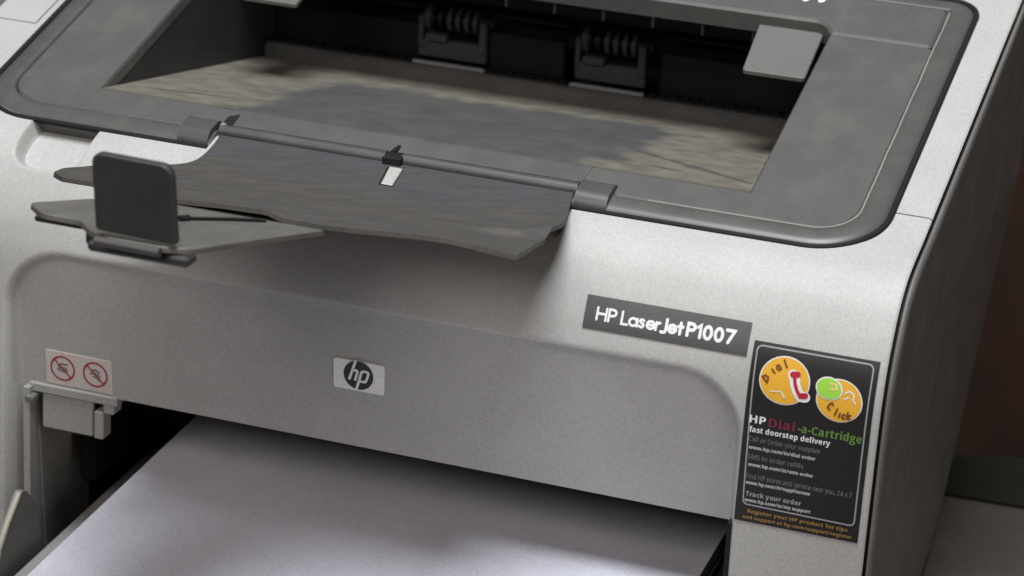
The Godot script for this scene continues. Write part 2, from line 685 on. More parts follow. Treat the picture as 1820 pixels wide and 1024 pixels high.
func shell(pr: Node3D) -> void:
	var xs: Array[float] = []
	var x := -0.1755
	while x < 0.165:
		xs.append(x)
		x += 0.0004 if absf(absf(x) - 0.1410) < 0.0135 else 0.0006 if (absf(x - 0.114) < 0.013 or absf(x + 0.112) < 0.013) else 0.0025
	for k in [-0.1275, -0.1030, -0.0617, 0.0585, -0.1205, 0.1231]:
		for j in range(-8, 9):
			xs.append(k + j * 0.0005)
	for k in [-0.1755, -0.1752, -0.1748, 0.1642, 0.1646, 0.165, -0.1573, -0.1567, -0.1490, 0.1490, -0.1525, 0.1525, -0.1533, 0.1533, -0.1537, 0.1537, -0.1541, 0.1541, -0.1155, 0.1231]:
		xs.append(k)
	xs.sort()
	var cols: Array[float] = []
	for v in xs:
		if cols.is_empty() or v - cols[-1] > 0.00012 or v in [-0.1155, 0.1231, -0.1573, -0.1567]:
			cols.append(v)
	var rows := []
	for i in prof.size():
		var line := PackedVector3Array()
		for v in cols:
			line.append(shell_point(i, v))
		rows.append(line)
	var gone := func(r: int, c: int) -> bool:
		var cx := (cols[c] + cols[c + 1]) / 2.0
		if prof_s[r] >= 0.0 and prof_s[r + 1] >= 0.0:
			var s := (prof_s[r] + prof_s[r + 1]) / 2.0
			if absf(cx) < 0.149 and s < 0.155:
				return true
			if cx > 0.149 and s > 0.0247 and s < 0.0253:
				return true
			if cx < -0.157 and s > 0.0562 and s < 0.0568:
				return true
			if cx > -0.1573 and cx < -0.1567 and s > 0.0562:
				return true
			return false
		var y := (prof[r].x + prof[r + 1].x) / 2.0
		return y < 0.0810 and cx > -0.1155 and cx < 0.1231
	# the drop-down door is a piece of its own within the cover
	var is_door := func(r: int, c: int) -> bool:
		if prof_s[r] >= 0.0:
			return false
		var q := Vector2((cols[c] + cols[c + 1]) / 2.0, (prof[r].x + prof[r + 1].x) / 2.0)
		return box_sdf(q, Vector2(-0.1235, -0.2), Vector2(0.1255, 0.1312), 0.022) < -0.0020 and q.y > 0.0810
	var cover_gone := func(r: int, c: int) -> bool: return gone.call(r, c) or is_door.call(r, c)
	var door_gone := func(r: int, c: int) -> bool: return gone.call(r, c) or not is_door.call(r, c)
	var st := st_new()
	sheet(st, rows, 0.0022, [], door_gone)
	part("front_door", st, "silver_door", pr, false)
	st = st_new()
	sheet(st, rows, 0.0022, [], cover_gone)
	var sh := part("front_cover", st, "silver", pr, false)
	sh.set_meta("label", "silver plastic cover with a finger scoop and an open paper mouth")

	# outline of the body seen from the side, as (z, y), counter-clockwise
	var outline := PackedVector2Array()
	for i in prof.size():
		var p := Vector2(prof[i].y, prof[i].x)
		if outline.is_empty() or outline[-1].distance_to(p) > 0.0035 or i == prof.size() - 1:
			outline.append(p)
	outline.append_array(PackedVector2Array([Vector2(-0.185, 0.0), Vector2(-0.205, 0.02), Vector2(-0.228, 0.205)]))
	if Geometry2D.is_polygon_clockwise(outline):
		outline.reverse()
	# inner frames at both ends, dark, seen only in the joints
	for e in [[0.152, 0.1658], [-0.1764, -0.152]]:
		st = st_new()
		var core := inset(outline, 0.0028)
		for k in core.size():
			var l := (k + 1) % core.size()
			if minf(core[k].x, core[l].x) < -0.18 or maxf(core[k].y, core[l].y) < 0.004:
				continue
			quad(st, Vector3(e[0], core[k].y, core[k].x), Vector3(e[0], core[l].y, core[l].x), Vector3(e[1], core[l].y, core[l].x), Vector3(e[1], core[k].y, core[k].x))
		part("inner_frame", st, "deep", pr)
	# the dark side panels
	for side in [1.0, -1.0]:
		var loops := []
		var x0 := 0.1661 if side > 0 else 0.1766
		for k in [[0.0, 0.0030], [0.0, 0.0005], [0.0003, 0.0001], [0.0008, 0.0002], [0.0013, 0.0008], [0.0017, 0.0018], [0.0019, 0.0032], [0.0015, 0.0050]]:
			var ring := PackedVector3Array()
			for p in inset(outline, k[1]):
				var deep := maxf(0.0, -p.x) / 0.2
				var xx: float = x0 + k[0] - deep * (0.085 * maxf(0.0, 0.14 - p.y) + 0.0006 * minf(1.0, k[1] / 0.0025))
				ring.append(Vector3(side * xx, p.y, p.x))
			loops.append(ring)
		st = st_new()
		st.set_smooth_group(0)
		for i in loops.size() - 1:
			for j in outline.size():
				var l := (j + 1) % outline.size()
				if side > 0:
					quad(st, loops[i][j], loops[i + 1][j], loops[i + 1][l], loops[i][l])
				else:
					quad(st, loops[i][l], loops[i + 1][l], loops[i + 1][j], loops[i][j])
		# the flat of the side, as rows from the front edge to the back edge
		var face := inset(outline, 0.0031)
		var last := PackedVector3Array()
		var lo := 1e9
		var hi := -1e9
		for p in face:
			lo = minf(lo, p.y)
			hi = maxf(hi, p.y)
		for r in 91:
			var y := lerpf(lo + 0.00002, hi - 0.00002, r / 90.0)
			var z0 := 1e9
			var z1 := -1e9
			for i in face.size():
				var a := face[i]
				var b := face[(i + 1) % face.size()]
				if (a.y - y) * (b.y - y) <= 0.0 and absf(a.y - b.y) > 1e-9:
					var z := lerpf(a.x, b.x, (y - a.y) / (b.y - a.y))
					z0 = minf(z0, z)
					z1 = maxf(z1, z)
			var line := PackedVector3Array()
			for c in 13:
				var z := lerpf(z1, z0, c / 12.0)
				line.append(Vector3(side * (x0 + 0.0019 - maxf(0.0, -z) / 0.2 * (0.085 * maxf(0.0, 0.14 - y) + 0.0006)), y, z))
			if r:
				for c in 12:
					if side > 0:
						quad(st, last[c], line[c], line[c + 1], last[c + 1])
					else:
						quad(st, last[c + 1], line[c + 1], line[c], last[c])
			last = line
		part("side_panel", st, "side", pr)
	# back and bottom close the body
	st = st_new()
	box(st, Vector3(0.0, 0.108, -0.208), Vector3(0.300, 0.200, 0.004))
	box(st, Vector3(0.0, 0.003, -0.10), Vector3(0.300, 0.005, 0.19))
	part("back_cover", st, "deep", pr)
	for px in [-0.12, 0.12]:
		for pz in [-0.03, -0.16]:
			st = st_new()
			box(st, Vector3(px, -0.0027, pz), Vector3(0.02, 0.0064, 0.02), 0.0012)
			part("foot", st, "rubber", pr)


func prism(st: SurfaceTool, poly: PackedVector2Array, x0: float, x1: float) -> void:
	# poly in (z, y)
	var idx := triangles(poly)
	for i in range(0, idx.size(), 3):
		for x in [x0, x1]:
			tri(st, Vector3(x, poly[idx[i]].y, poly[idx[i]].x), Vector3(x, poly[idx[i + 1]].y, poly[idx[i + 1]].x), Vector3(x, poly[idx[i + 2]].y, poly[idx[i + 2]].x))
	for i in poly.size():
		var j := (i + 1) % poly.size()
		quad(st, Vector3(x0, poly[i].y, poly[i].x), Vector3(x0, poly[j].y, poly[j].x), Vector3(x1, poly[j].y, poly[j].x), Vector3(x1, poly[i].y, poly[i].x))


# ---- the dark frame round the output bin
func top_frame(pr: Node3D) -> void:
	var u := Vector3(1, 0, 0)
	var v := Vector3(0, sin(SLOPE), -cos(SLOPE))
	var n := u.cross(v)
	var o := frame_point(0, 0)
	# rim: a rounded section swept round three sides, open where the flap is hinged
	var path := PackedVector2Array()
	path.append(Vector2(-0.0650, 0.0))
	path.append(Vector2(-0.10, 0.0))
	for p in arc(Vector2(-0.1305, 0.022), Vector2(0.022, 0.022), 270, 180):
		path.append(p)
	path.append(Vector2(-0.1525, 0.08))
	for p in arc(Vector2(-0.1435, 0.146), Vector2(0.009, 0.009), 180, 90, 8):
		path.append(p)
	path.append(Vector2(0.0, 0.155))
	for p in arc(Vector2(0.1435, 0.146), Vector2(0.009, 0.009), 90, 0, 8):
		path.append(p)
	path.append(Vector2(0.1525, 0.08))
	for p in arc(Vector2(0.1305, 0.022), Vector2(0.022, 0.022), 360, 270):
		path.append(p)
	path.append(Vector2(0.10, 0.0))
	path.append(Vector2(0.0575, 0.0))
	var section := [[0.0008, -0.0062], [0.0002, -0.0034], [0.0, -0.0026], [0.0004, -0.0015], [0.0014, -0.0006], [0.0032, -0.0001], [0.0060, 0.0002], [0.0079, 0.0002], [0.0083, -0.0001], [0.0083, -0.0040]]
	var rings := []
	for k in path.size():
		var t := (path[mini(k + 1, path.size() - 1)] - path[maxi(k - 1, 0)]).normalized()
		var inn := Vector2(t.y, -t.x)
		var ring := PackedVector3Array()
		for e in section:
			var p: Vector2 = path[k] + inn * e[0]
			ring.append(o + u * p.x + v * p.y + n * e[1])
		rings.append(ring)
	var st := st_new()
	st.set_smooth_group(0)
	for k in path.size() - 1:
		for e in section.size() - 1:
			quad(st, rings[k][e], rings[k][e + 1], rings[k + 1][e + 1], rings[k + 1][e])
	st.set_smooth_group(-1)
	for k in [0, path.size() - 1]:
		for e in range(1, section.size() - 1):
			tri(st, rings[k][0], rings[k][e], rings[k][e + 1])
	part("rim", st, "dark_rim", pr)
	# black tube that paints in the shade of the gap between rim and cover
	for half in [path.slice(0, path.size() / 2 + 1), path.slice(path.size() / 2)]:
		var shade_line := PackedVector3Array()
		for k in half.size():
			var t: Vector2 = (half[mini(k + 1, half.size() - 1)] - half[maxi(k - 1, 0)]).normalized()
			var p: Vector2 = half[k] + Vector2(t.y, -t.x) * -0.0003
			shade_line.append(o + u * p.x + v * p.y - n * 0.0012)
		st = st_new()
		tube(st, shade_line, 0.0010, 8)
		part("gap_shade", st, "deep", pr)
	# deck: the flat of the frame, a U round the bin
	var deck := rounded([[-0.1438, 0.1206, 0.0], [-0.1438, 0.0087, 0.0135], [-0.0655, 0.0087, 0.0], [-0.0655, 0.0115, 0.0], [0.0580, 0.0115, 0.0], [0.0580, 0.0087, 0.0], [0.1438, 0.0087, 0.0135], [0.1438, 0.1206, 0.0], [0.1087, 0.1206, 0.0], [0.1087, 0.0218, 0.0], [-0.1137, 0.0218, 0.0], [-0.1137, 0.1206, 0.0]])
	st = st_new()
	plate(st, deck, o, u, v, 0.0045, 0.0007)
	part("deck", st, "dark", pr)
	st = st_new()
	var joint := PackedVector3Array()
	for x in [0.080, 0.095, 0.110, 0.122]:
		joint.append(o + u * x + v * 0.0085 - n * 0.0001)
	for p in arc(Vector2(0.1305, 0.022), Vector2(0.0135, 0.0135), 275, 360):
		joint.append(o + u * p.x + v * p.y - n * 0.0001)
	for k in 11:
		joint.append(o + u * (0.1440 + 0.0001 * sin(k * 2.3)) + v * (0.030 + 0.0115 * k) - n * (0.0001 - 0.0001 * cos(k * 1.7)))
	tube(st, joint, 0.00035, 6)
	part("pale_joint", st, "dust", pr)  # thin pale line, only along the right and front right groove
	# control cover behind it, with a rounded cut above the bin
	var rear := rounded([[0.1434, 0.1208, 0.002], [0.1434, 0.1462, 0.003], [-0.1434, 0.1462, 0.003], [-0.1434, 0.1208, 0.002], [-0.1137, 0.1208, 0.0], [-0.1090, 0.1272, 0.003], [0.1050, 0.1272, 0.003], [0.1092, 0.1208, 0.0]])
	st = st_new()
	plate(st, rear, o + n * 0.0005, u, v, 0.0075, 0.0009)
	var rc := part("rear_cover", st, "dark", pr)
	var lay := func(x: float, y: float, up: float) -> Vector3: return o + u * x + v * y + n * (0.0005 + up)
	for e in [[0.0955, 0.1402], [0.1008, 0.1408]]:
		st = st_new()
		print_poly(st, oval(Vector2(e[0], e[1]), Vector2(0.0011, 0.0018), -0.3, 16), lay, 0.0002)
		part("indicator_mark", st, "print_peach" if false else "print_white", rc)
	# hinge knuckles for the flap
	for kx in [-0.0710, 0.0636]:
		st = st_new()
		var sec := rounded([[0.0000, -0.0055, 0.0015], [0.0138, -0.0030, 0.001], [0.0132, 0.0022, 0.0036], [0.0006, 0.0026, 0.0050]], 8)
		var wide := 0.0106
		st.set_smooth_group(0)
		for i in sec.size():
			var j := (i + 1) % sec.size()
			var q := []
			for e in [[i, -1.0], [j, -1.0], [j, 1.0], [i, 1.0]]:
				q.append(o + u * (kx + e[1] * wide / 2) + v * sec[e[0]].x + n * sec[e[0]].y)
			quad(st, q[0], q[1], q[2], q[3])
		st.set_smooth_group(-1)
		for e in [-1.0, 1.0]:
			for i in range(1, sec.size() - 1):
				tri(st, o + u * (kx + e * wide / 2) + v * sec[0].x + n * sec[0].y, o + u * (kx + e * wide / 2) + v * sec[i].x + n * sec[i].y, o + u * (kx + e * wide / 2) + v * sec[i + 1].x + n * sec[i + 1].y)
		part("hinge_knuckle", st, "hinge", pr)
	st = st_new()
	plate(st, PackedVector2Array([Vector2(-0.0655, 0.0098), Vector2(-0.0618, 0.0098), Vector2(-0.0618, 0.0185), Vector2(-0.0650, 0.0165)]), o + n * 0.0006, u, v, 0.002, 0.0001)
	part("hinge_gap", st, "deep", pr)
	st = st_new()
	box(st, frame_point(-0.0640, 0.0102, 0.0006), Vector3(0.0022, 0.0026, 0.0022), 0.0008)
	part("hinge_pin", st, "ledge", pr)
	# pale hold-down tabs reaching out from under the control cover
	for e in [[0.0820, 0.1042], [-0.1005, -0.0785]]:
		st = st_new()
		plate(st, rounded([[e[0] + 0.003, 0.0972, 0.0012], [e[1] + 0.002, 0.0972, 0.0012], [e[1] + 0.0005, 0.1335, 0.002], [e[0], 0.1335, 0.002]]), o - n * 0.0040, u, v, 0.0016, 0.0003)
		part("paper_tab", st, "tab", pr)


# ---- output bin
func floor_y(z: float) -> float:
	if z > -0.0509:
		return TOP.x + (TOP.y - z) * tan(SLOPE)
	return 0.17113 + (z + 0.0509) * tan(0.1560)


func bin(pr: Node3D) -> void:
	# floor with the dust that lies on it
	var w := 768
	var h := 512
	var im := Image.create(w, h, false, Image.FORMAT_RGB8)
	var f := FastNoiseLite.new()
	f.seed = 5
	f.frequency = 10.0
	f.fractal_octaves = 4
	f.fractal_gain = 0.42
	var x0 := -0.1142
	var x1 := 0.1092
	var z0 := -0.1795
	var z1 := -0.0415
	for j in h:
		for i in w:
			var x := lerpf(x0, x1, (i + 0.5) / w)
			var z := lerpf(z0, z1, (j + 0.5) / h)
			var a := f.get_noise_2d(x * 3.0, z * 2.6)
			var b := f.get_noise_2d(x * 8.0 + 7.0, z * 8.0)
			# wiped area in the middle, dusty round it
			var d := box_sdf(Vector2(x + 0.03 * (z + 0.09), z + 0.10 * x), Vector2(-0.066, -0.148), Vector2(0.056, 0.02), 0.02) + 0.012 * a + 0.004 * b
			var dust := smoothstep(-0.009, 0.014, d) * (0.78 + 0.35 * b)
			dust = maxf(dust, 0.13 + 0.12 * a + 0.06 * b)
			# dark scrapes in the dust
			for sc in [[Vector2(0.056, -0.098), Vector2(0.1045, -0.0665), 0.0034], [Vector2(0.060, -0.075), Vector2(0.085, -0.066), 0.0016], [Vector2(-0.102, -0.066), Vector2(-0.076, -0.074), 0.0030], [Vector2(-0.079, -0.118), Vector2(-0.070, -0.118), 0.0022], [Vector2(-0.096, -0.112), Vector2(-0.090, -0.116), 0.0014], [Vector2(-0.094, -0.094), Vector2(-0.086, -0.097), 0.0012]]:
				var q := Geometry2D.get_closest_point_to_segment(Vector2(x, z), sc[0], sc[1])
				var t: float = 1.0 - absf((q - sc[0]).length() / (sc[1] - sc[0]).length() - 0.55)
				dust *= 1.0 - 0.75 * (1.0 - smoothstep(0.3, 1.0, q.distance_to(Vector2(x, z)) / (sc[2] * t) + 0.3 * b))
			# the front strip is the frame itself and keeps its dust only near the bin
			dust *= 1.0 - 0.75 * smoothstep(-0.056, -0.044, z + 0.004 * b) * smoothstep(0.03, 0.07, absf(x + 0.004))
			var s := (rng.randf() + rng.randf() - 1.0) * 0.16
			var c := Color(0.058, 0.060, 0.063).lerp(Color(0.182, 0.162, 0.130), clampf(dust, 0.0, 1.0)) * (1.0 + s + 0.07 * b)
			c.a = 1.0
			im.set_pixel(i, j, c.linear_to_srgb())
	var m := mat("bin_floor", Color(1, 1, 1), 0.6)
	m.albedo_texture = ImageTexture.create_from_image(im)
	var rows := []
	var uvs := []
	for z in [-0.04165, -0.0440, -0.0470, -0.0490, -0.0505, -0.0513, -0.0525, -0.06, -0.09, -0.12, -0.15, -0.179]:
		var line := PackedVector3Array()
		var uv := PackedVector2Array()
		for x in [-0.1137, -0.09, -0.0652, -0.04, 0.0, 0.03, 0.0577, 0.08, 0.1087]:
			line.append(Vector3(x, floor_y(z) + (0.00022 if z > -0.0512 else 0.0), z))
			uv.append(Vector2((x - x0) / (x1 - x0), (z - z0) / (z1 - z0)))
		rows.append(line)
		uvs.append(uv)
	var st := st_new()
	var gone := func(r: int, c: int) -> bool: return r < 5 and (c < 2 or c > 5)
	sheet(st, rows, 0.002, uvs, gone)
	part("bin_floor", st, "bin_floor", pr, false)
	# walls of the bin
	for e in [-0.1137, 0.1087]:
		st = st_new()
		var sgn: float = signf(e)
		var p := PackedVector2Array([Vector2(-0.0515, 0.1700), Vector2(-0.0515, 0.1710)])
		var fp := frame_point(0, 0.1206, -0.0003)
		p.append(Vector2(fp.z, fp.y))
		fp = frame_point(0, 0.15, -0.006)
		p.append(Vector2(-0.1785, fp.y - 0.004))
		p.append(Vector2(-0.205, 0.195))
		p.append(Vector2(-0.205, 0.140))
		p.append(Vector2(-0.179, 0.1480))
		prism(st, p, e + sgn * 0.0002, e + sgn * 0.003)
		part("bin_wall", st, "stop", pr)
	# lip at the back of the floor
	st = st_new()
	box(st, Vector3(-0.0025, 0.1525, -0.1815), Vector3(0.2218, 0.0080, 0.0050), 0.0012)
	part("bin_lip", st, "dark_rim", pr)
	# ribbed strip behind the lip
	st = st_new()
	box(st, Vector3(-0.0025, 0.1545, -0.1870), Vector3(0.2215, 0.004, 0.004), 0.0003)
	for i in 52:
		box(st, Vector3(-0.110 + 0.215 * i / 51.0, 0.1566, -0.1870), Vector3(0.0020, 0.0012, 0.0036), 0.0002)
	part("ribbed_strip", st, "rubber", pr)
	# plates of the paper outlet between the roller groups
	for e in [[-0.1135, -0.0545, 0.1695], [-0.0275, 0.0020, 0.1702], [0.0385, 0.1085, 0.1715]]:
		st = st_new()
		box(st, Vector3((e[0] + e[1]) / 2, (0.153 + e[2]) / 2, -0.192), Vector3(e[1] - e[0], e[2] - 0.153, 0.003), 0.0006)
		box(st, Vector3((e[0] + e[1]) / 2, e[2] + 0.0052, -0.199), Vector3(e[1] - e[0], 0.0015, 0.010), 0.0005)
		part("outlet_plate", st, "rubber", pr)
	# two groups of ribbed rollers with their holders
	for e in [-0.0410, 0.0203]:
		var g := Node3D.new()
		g.name = "roller_group" if e < 0 else "roller_group_001"
		g.position = Vector3(e, 0.160, -0.190)
		pr.add_child(g)
		st = st_new()
		box(st, Vector3(0, 0.0012, 0.0), Vector3(0.0270, 0.0070, 0.004), 0.0006)
		box(st, Vector3(-0.0062, 0.0056, 0.001), Vector3(0.0085, 0.0030, 0.005), 0.0005)
		box(st, Vector3(0.0118, 0.0075, 0.0005), Vector3(0.0030, 0.0120, 0.004), 0.0005)
		box(st, Vector3(-0.0126, 0.0075, 0.0005), Vector3(0.0020, 0.0120, 0.004), 0.0005)
		part("holder", st, "roller_grey", g)
		st = st_new()
		box(st, Vector3(0.0005, -0.0034, 0.0062), Vector3(0.0285, 0.0018, 0.0022), 0.0005)
		part("ledge", st, "ledge", g)
		st = st_new()
		tube(st, PackedVector3Array([Vector3(-0.0140, 0.0118, -0.004), Vector3(0.0140, 0.0118, -0.004)]), 0.0016)
		part("axle", st, "roller_grey", g)
		for k in 6:
			st = st_new()
			var cx := -0.0092 + 0.0034 * k
			tube(st, PackedVector3Array([Vector3(cx - 0.0008, 0.0118, -0.004), Vector3(cx + 0.0008, 0.0118, -0.004)]), 0.0046, 18)
			part("roller", st, "roller_grey" if k > 1 else "rubber", g)
		st = st_new()
		tube(st, PackedVector3Array([Vector3(-0.0118, 0.0118, -0.004), Vector3(-0.0095, 0.0118, -0.004)]), 0.0052, 18)
		part("roller_cap", st, "roller_grey", g)
	# dark long roller above and the ribs under the control cover
	st = st_new()
	tube(st, PackedVector3Array([Vector3(-0.112, 0.186, -0.190), Vector3(0.107, 0.186, -0.190)]), 0.0058, 18)
	part("long_roller", st, "deep", pr)
	for i in 12:
		st = st_new()
		var p := frame_point(-0.10 + 0.018 * i, 0.1335, -0.0105)
		box(st, p, Vector3(0.0010, 0.006, 0.010), 0.0002)
		part("guide_rib", st, "stop", pr)
	st = st_new()
	box(st, Vector3(0.099, 0.1600, -0.1855), Vector3(0.0110, 0.0020, 0.0030), 0.0008)
	part("outlet_catch", st, "ledge", pr)


# ---- the folded-out flap, its pull-out extension and the paper stop
func flap_y(z: float) -> float:
	var k := [[-0.045, 0.1668], [-0.036, 0.1664], [-0.028, 0.1662], [-0.018, 0.1659], [-0.008, 0.1659], [0.004, 0.1667], [0.020, 0.1690], [0.035, 0.1717], [0.047, 0.1744], [0.06, 0.1772]]
	for i in k.size() - 1:
		if z <= k[i + 1][0]:
			return lerpf(k[i][1], k[i + 1][1], smoothstep(0.0, 1.0, (z - k[i][0]) / (k[i + 1][0] - k[i][0])) * 0.4 + 0.6 * (z - k[i][0]) / (k[i + 1][0] - k[i][0]))
	return 0.1775


func along(pts: Array, t: float) -> Vector2:
	var f := clampf(t, 0.0, 1.0) * (pts.size() - 1)
	var i := mini(int(f), pts.size() - 2)
	var q := []
	for k in [i - 1, i, i + 1, i + 2]:
		var e: Array = pts[clampi(k, 0, pts.size() - 1)]
		q.append(Vector2(e[0], e[1]))
	return q[1].cubic_interpolate(q[2], q[0], q[3], f - i)


func flap(pr: Node3D) -> void:
	var left := [[-0.0640, -0.0372], [-0.0622, -0.0300], [-0.0605, -0.0200], [-0.0600, -0.0110], [-0.0625, -0.0040], [-0.0690, 0.0030], [-0.0770, 0.0110], [-0.0825, 0.0215], [-0.0838, 0.0310], [-0.0815, 0.0410], [-0.0756, 0.0470]]
	var right := [[0.0565, -0.0372], [0.0580, -0.0300], [0.0598, -0.0225], [0.0612, -0.0165], [0.0622, -0.0115], [0.0622, -0.0070], [0.0618, -0.0010], [0.0620, 0.0080], [0.0626, 0.0200], [0.0652, 0.0350], [0.0673, 0.0470]]
	# how the front edge sags and arches along its width: (x, height)
	var front := [[-0.0850, 0.1750], [-0.0756, 0.1743], [-0.0658, 0.1744], [-0.0389, 0.1736], [-0.0227, 0.1746], [-0.0102, 0.1749], [-0.0078, 0.1746], [-0.0050, 0.1734], [0.0075, 0.1733], [0.0171, 0.1739], [0.0266, 0.1746], [0.0368, 0.1754], [0.0470, 0.1757], [0.0540, 0.1753], [0.0600, 0.1747], [0.0690, 0.1741]]
	var crease := PackedVector2Array([Vector2(0.0340, 0.0150), Vector2(0.0448, 0.0120), Vector2(0.0550, 0.0085), Vector2(0.0612, 0.0000)])
	var nu := 110
	var nv := 60
	var rows := []
	var uvs := []
	for j in nv + 1:
		var v := float(j) / nv
		var a := along(left, v)
		var b := along(right, v)
		var line := PackedVector3Array()
		var uv := PackedVector2Array()
		for i in nu + 1:
			var t := float(i) / nu
			var p := a.lerp(b, t)
			var fy := 0.1744
			for k in front.size() - 1:
				if p.x >= front[k][0] and p.x <= front[k + 1][0]:
					fy = lerpf(front[k][1], front[k + 1][1], (p.x - front[k][0]) / (front[k + 1][0] - front[k][0]))
			var y := flap_y(p.y) + (fy - 0.1744) * pow(clampf((p.y + 0.01) / 0.057, 0.0, 1.2), 2.5)
			# a crease across the right front corner; the corner falls away in front of it
			var near := 1.0
			var ahead := 0.0
			for k in crease.size() - 1:
				var q := Geometry2D.get_closest_point_to_segment(p, crease[k], crease[k + 1])
				if q.distance_to(p) < near:
					near = q.distance_to(p)
					ahead = (crease[k + 1] - crease[k]).cross(p - q)
			var w := smoothstep(0.034, 0.052, p.x)
			y += w * 0.0007 * exp(-pow(near / (0.0016 if ahead > 0.0 else 0.0060), 2.0))
			if ahead > 0.0:
				y -= w * 0.0014 * smoothstep(0.0, 0.004, near) * (1.0 - smoothstep(0.010, 0.035, near))
			line.append(Vector3(p.x, y, p.y))
			uv.append(Vector2((p.x + 0.09) / 0.17, (p.y + 0.04) / 0.1))
		rows.append(line)
		uvs.append(uv)
	# grime on the flap
	var w := 512
	var h := 320
	var im := Image.create(w, h, false, Image.FORMAT_RGB8)
	var f := FastNoiseLite.new()
	f.seed = 8
	f.frequency = 12.0
	f.fractal_octaves = 5
	for j in h:
		for i in w:
			var x := -0.09 + 0.17 * i / w
			var z := -0.04 + 0.1 * j / h
			var a := f.get_noise_2d(x * 1.2, z * 3.5)
			var b := f.get_noise_2d(x * 4.0 - z * 2.0 + 4.0, z * 14.0 + x * 6.0)
			var dust := smoothstep(-0.020, -0.004, z + 0.020 * a) * (0.75 + 0.35 * b + 0.25 * a)
			dust = clampf(dust + 0.06 * b, 0.0, 1.0)
			var s := (rng.randf() + rng.randf() - 1.0) * 0.16
			var c := Color(0.056, 0.058, 0.061).lerp(Color(0.068, 0.061, 0.054), dust) * (1.0 + s + 0.20 * b)
			c.a = 1.0
			im.set_pixel(i, j, c.linear_to_srgb())
	var m := mat("flap", Color(1, 1, 1), 0.6)
	m.albedo_texture = ImageTexture.create_from_image(im)
	var st := st_new()
	sheet(st, rows, 0.0014, uvs)
	var fl := part("output_flap", st, "flap", pr, false)
	# hinge barrels on both sides of the middle notch
	for e in [[-0.0645, -0.0068], [-0.0012, 0.0575]]:
		st = st_new()
		tube(st, PackedVector3Array([frame_point(e[0], 0.0092, -0.0006), frame_point(e[1], 0.0092, -0.0006)]), 0.0023, 12)
		part("hinge_barrel", st, "hinge", fl)
	st = st_new()
	box(st, frame_point(-0.0036, 0.0080, 0.0002), Vector3(0.0062, 0.0030, 0.0062), 0.0004)
	box(st, frame_point(-0.0050, 0.0135, 0.0002), Vector3(0.0016, 0.0016, 0.0060), 0.0003)
	part("hinge_hook", st, "deep", fl)
	# a pale tongue seen through the slot
	st = st_new()
	plate(st, PackedVector2Array([Vector2(-0.0039, 0.0325), Vector2(0.0016, 0.0325), Vector2(0.0044, 0.0163), Vector2(-0.0003, 0.0163)]), Vector3(0, flap_y(-0.0325) + 0.0002 - 0.0325 * 0.0235, 0), Vector3(1, 0, 0), Vector3(0, 0.0235, -1).normalized(), 0.0012, 0.0001)
	part("slot", st, "deep", fl)
	st = st_new()
	plate(st, PackedVector2Array([Vector2(-0.0031, 0.0322), Vector2(0.0014, 0.0322), Vector2(0.0042, 0.0166), Vector2(0.0004, 0.0166)]), Vector3(0, flap_y(-0.0325) + 0.0005 - 0.0325 * 0.0235, 0), Vector3(1, 0, 0), Vector3(0, 0.0235, -1).normalized(), 0.0012, 0.0003)
	part("tongue", st, "white_plastic", fl)
	# extension under it
	var eu := Vector3(1, 0, 0)
	var ev := Vector3(0, 0.196, 0.981)
	var eo := Vector3(0, 0.1705, 0.04)
	st = st_new()
	var ext := rounded([[-0.040, -0.020, 0.0], [0.0090, -0.020, 0.0], [0.0085, 0.006, 0.0], [0.0015, 0.047, 0.003], [-0.0005, 0.062, 0.002], [-0.0020, 0.0730, 0.002], [-0.0085, 0.0775, 0.002], [-0.0230, 0.0780, 0.002], [-0.0325, 0.0722, 0.002], [-0.0425, 0.0592, 0.002], [-0.0545, 0.0590, 0.003], [-0.0652, 0.0458, 0.002], [-0.0585, 0.0215, 0.003], [-0.040, 0.0085, 0.002]], 4)
	var pts := PackedVector2Array()
	for p in ext:
		pts.append(Vector2(p.x, -p.y))
	plate(st, pts, eo, eu, -ev, 0.0016, 0.0003)
	var ex := part("flap_extension", st, "tab", fl)
	mats["extension"] = mat("extension", Color(0.150, 0.145, 0.130), 0.5, dusty, 6.0)
	ex.mesh.surface_set_material(0, mats["extension"])
	# a thin wire lying on it
	st = st_new()
	var wire := PackedVector3Array()
	for p in [[-0.0245, 0.034], [-0.0235, 0.030], [-0.0150, 0.018], [-0.008, 0.011]]:
		wire.append(eo + eu * p[0] + ev * p[1] + Vector3(0, 0.0006, 0))
	tube(st, wire, 0.0005, 8)
	tube(st, PackedVector3Array([wire[0], wire[1]]), 0.0011, 8)
	part("wire", st, "deep", ex)
	# ribs under its front
	st = st_new()
	box(st, eo + eu * -0.0165 + ev * 0.0735 - Vector3(0, 0.0032, 0), Vector3(0.030, 0.0030, 0.006), 0.0008)
	box(st, eo + eu * -0.0350 + ev * 0.0630 - Vector3(0, 0.0030, 0), Vector3(0.0050, 0.0045, 0.006), 0.0008)
	box(st, eo + eu * -0.0500 + ev * 0.0520 - Vector3(0, 0.0022, 0), Vector3(0.018, 0.0018, 0.006), 0.0005)
	part("front_rib", st, "stop", ex)
	st = st_new()
	tube(st, PackedVector3Array([eo + eu * -0.0270 + ev * 0.0800 + Vector3(0, -0.0012, 0), eo + eu * -0.0080 + ev * 0.0800 + Vector3(0, -0.0012, 0)]), 0.0013, 10)
	part("stop_hinge", st, "hinge", ex)
	# the paper stop, standing up
	st = st_new()
	plate(st, rounded([[-0.0288, 0.1868, 0.0010], [-0.0050, 0.1862, 0.0010], [-0.0066, 0.2080, 0.0032], [-0.0302, 0.2084, 0.0032]]), Vector3(0, 0, 0.1152), Vector3(1, 0, 0), Vector3(0, 1, 0), 0.0022, 0.0005)
	part("paper_stop", st, "stop", fl)


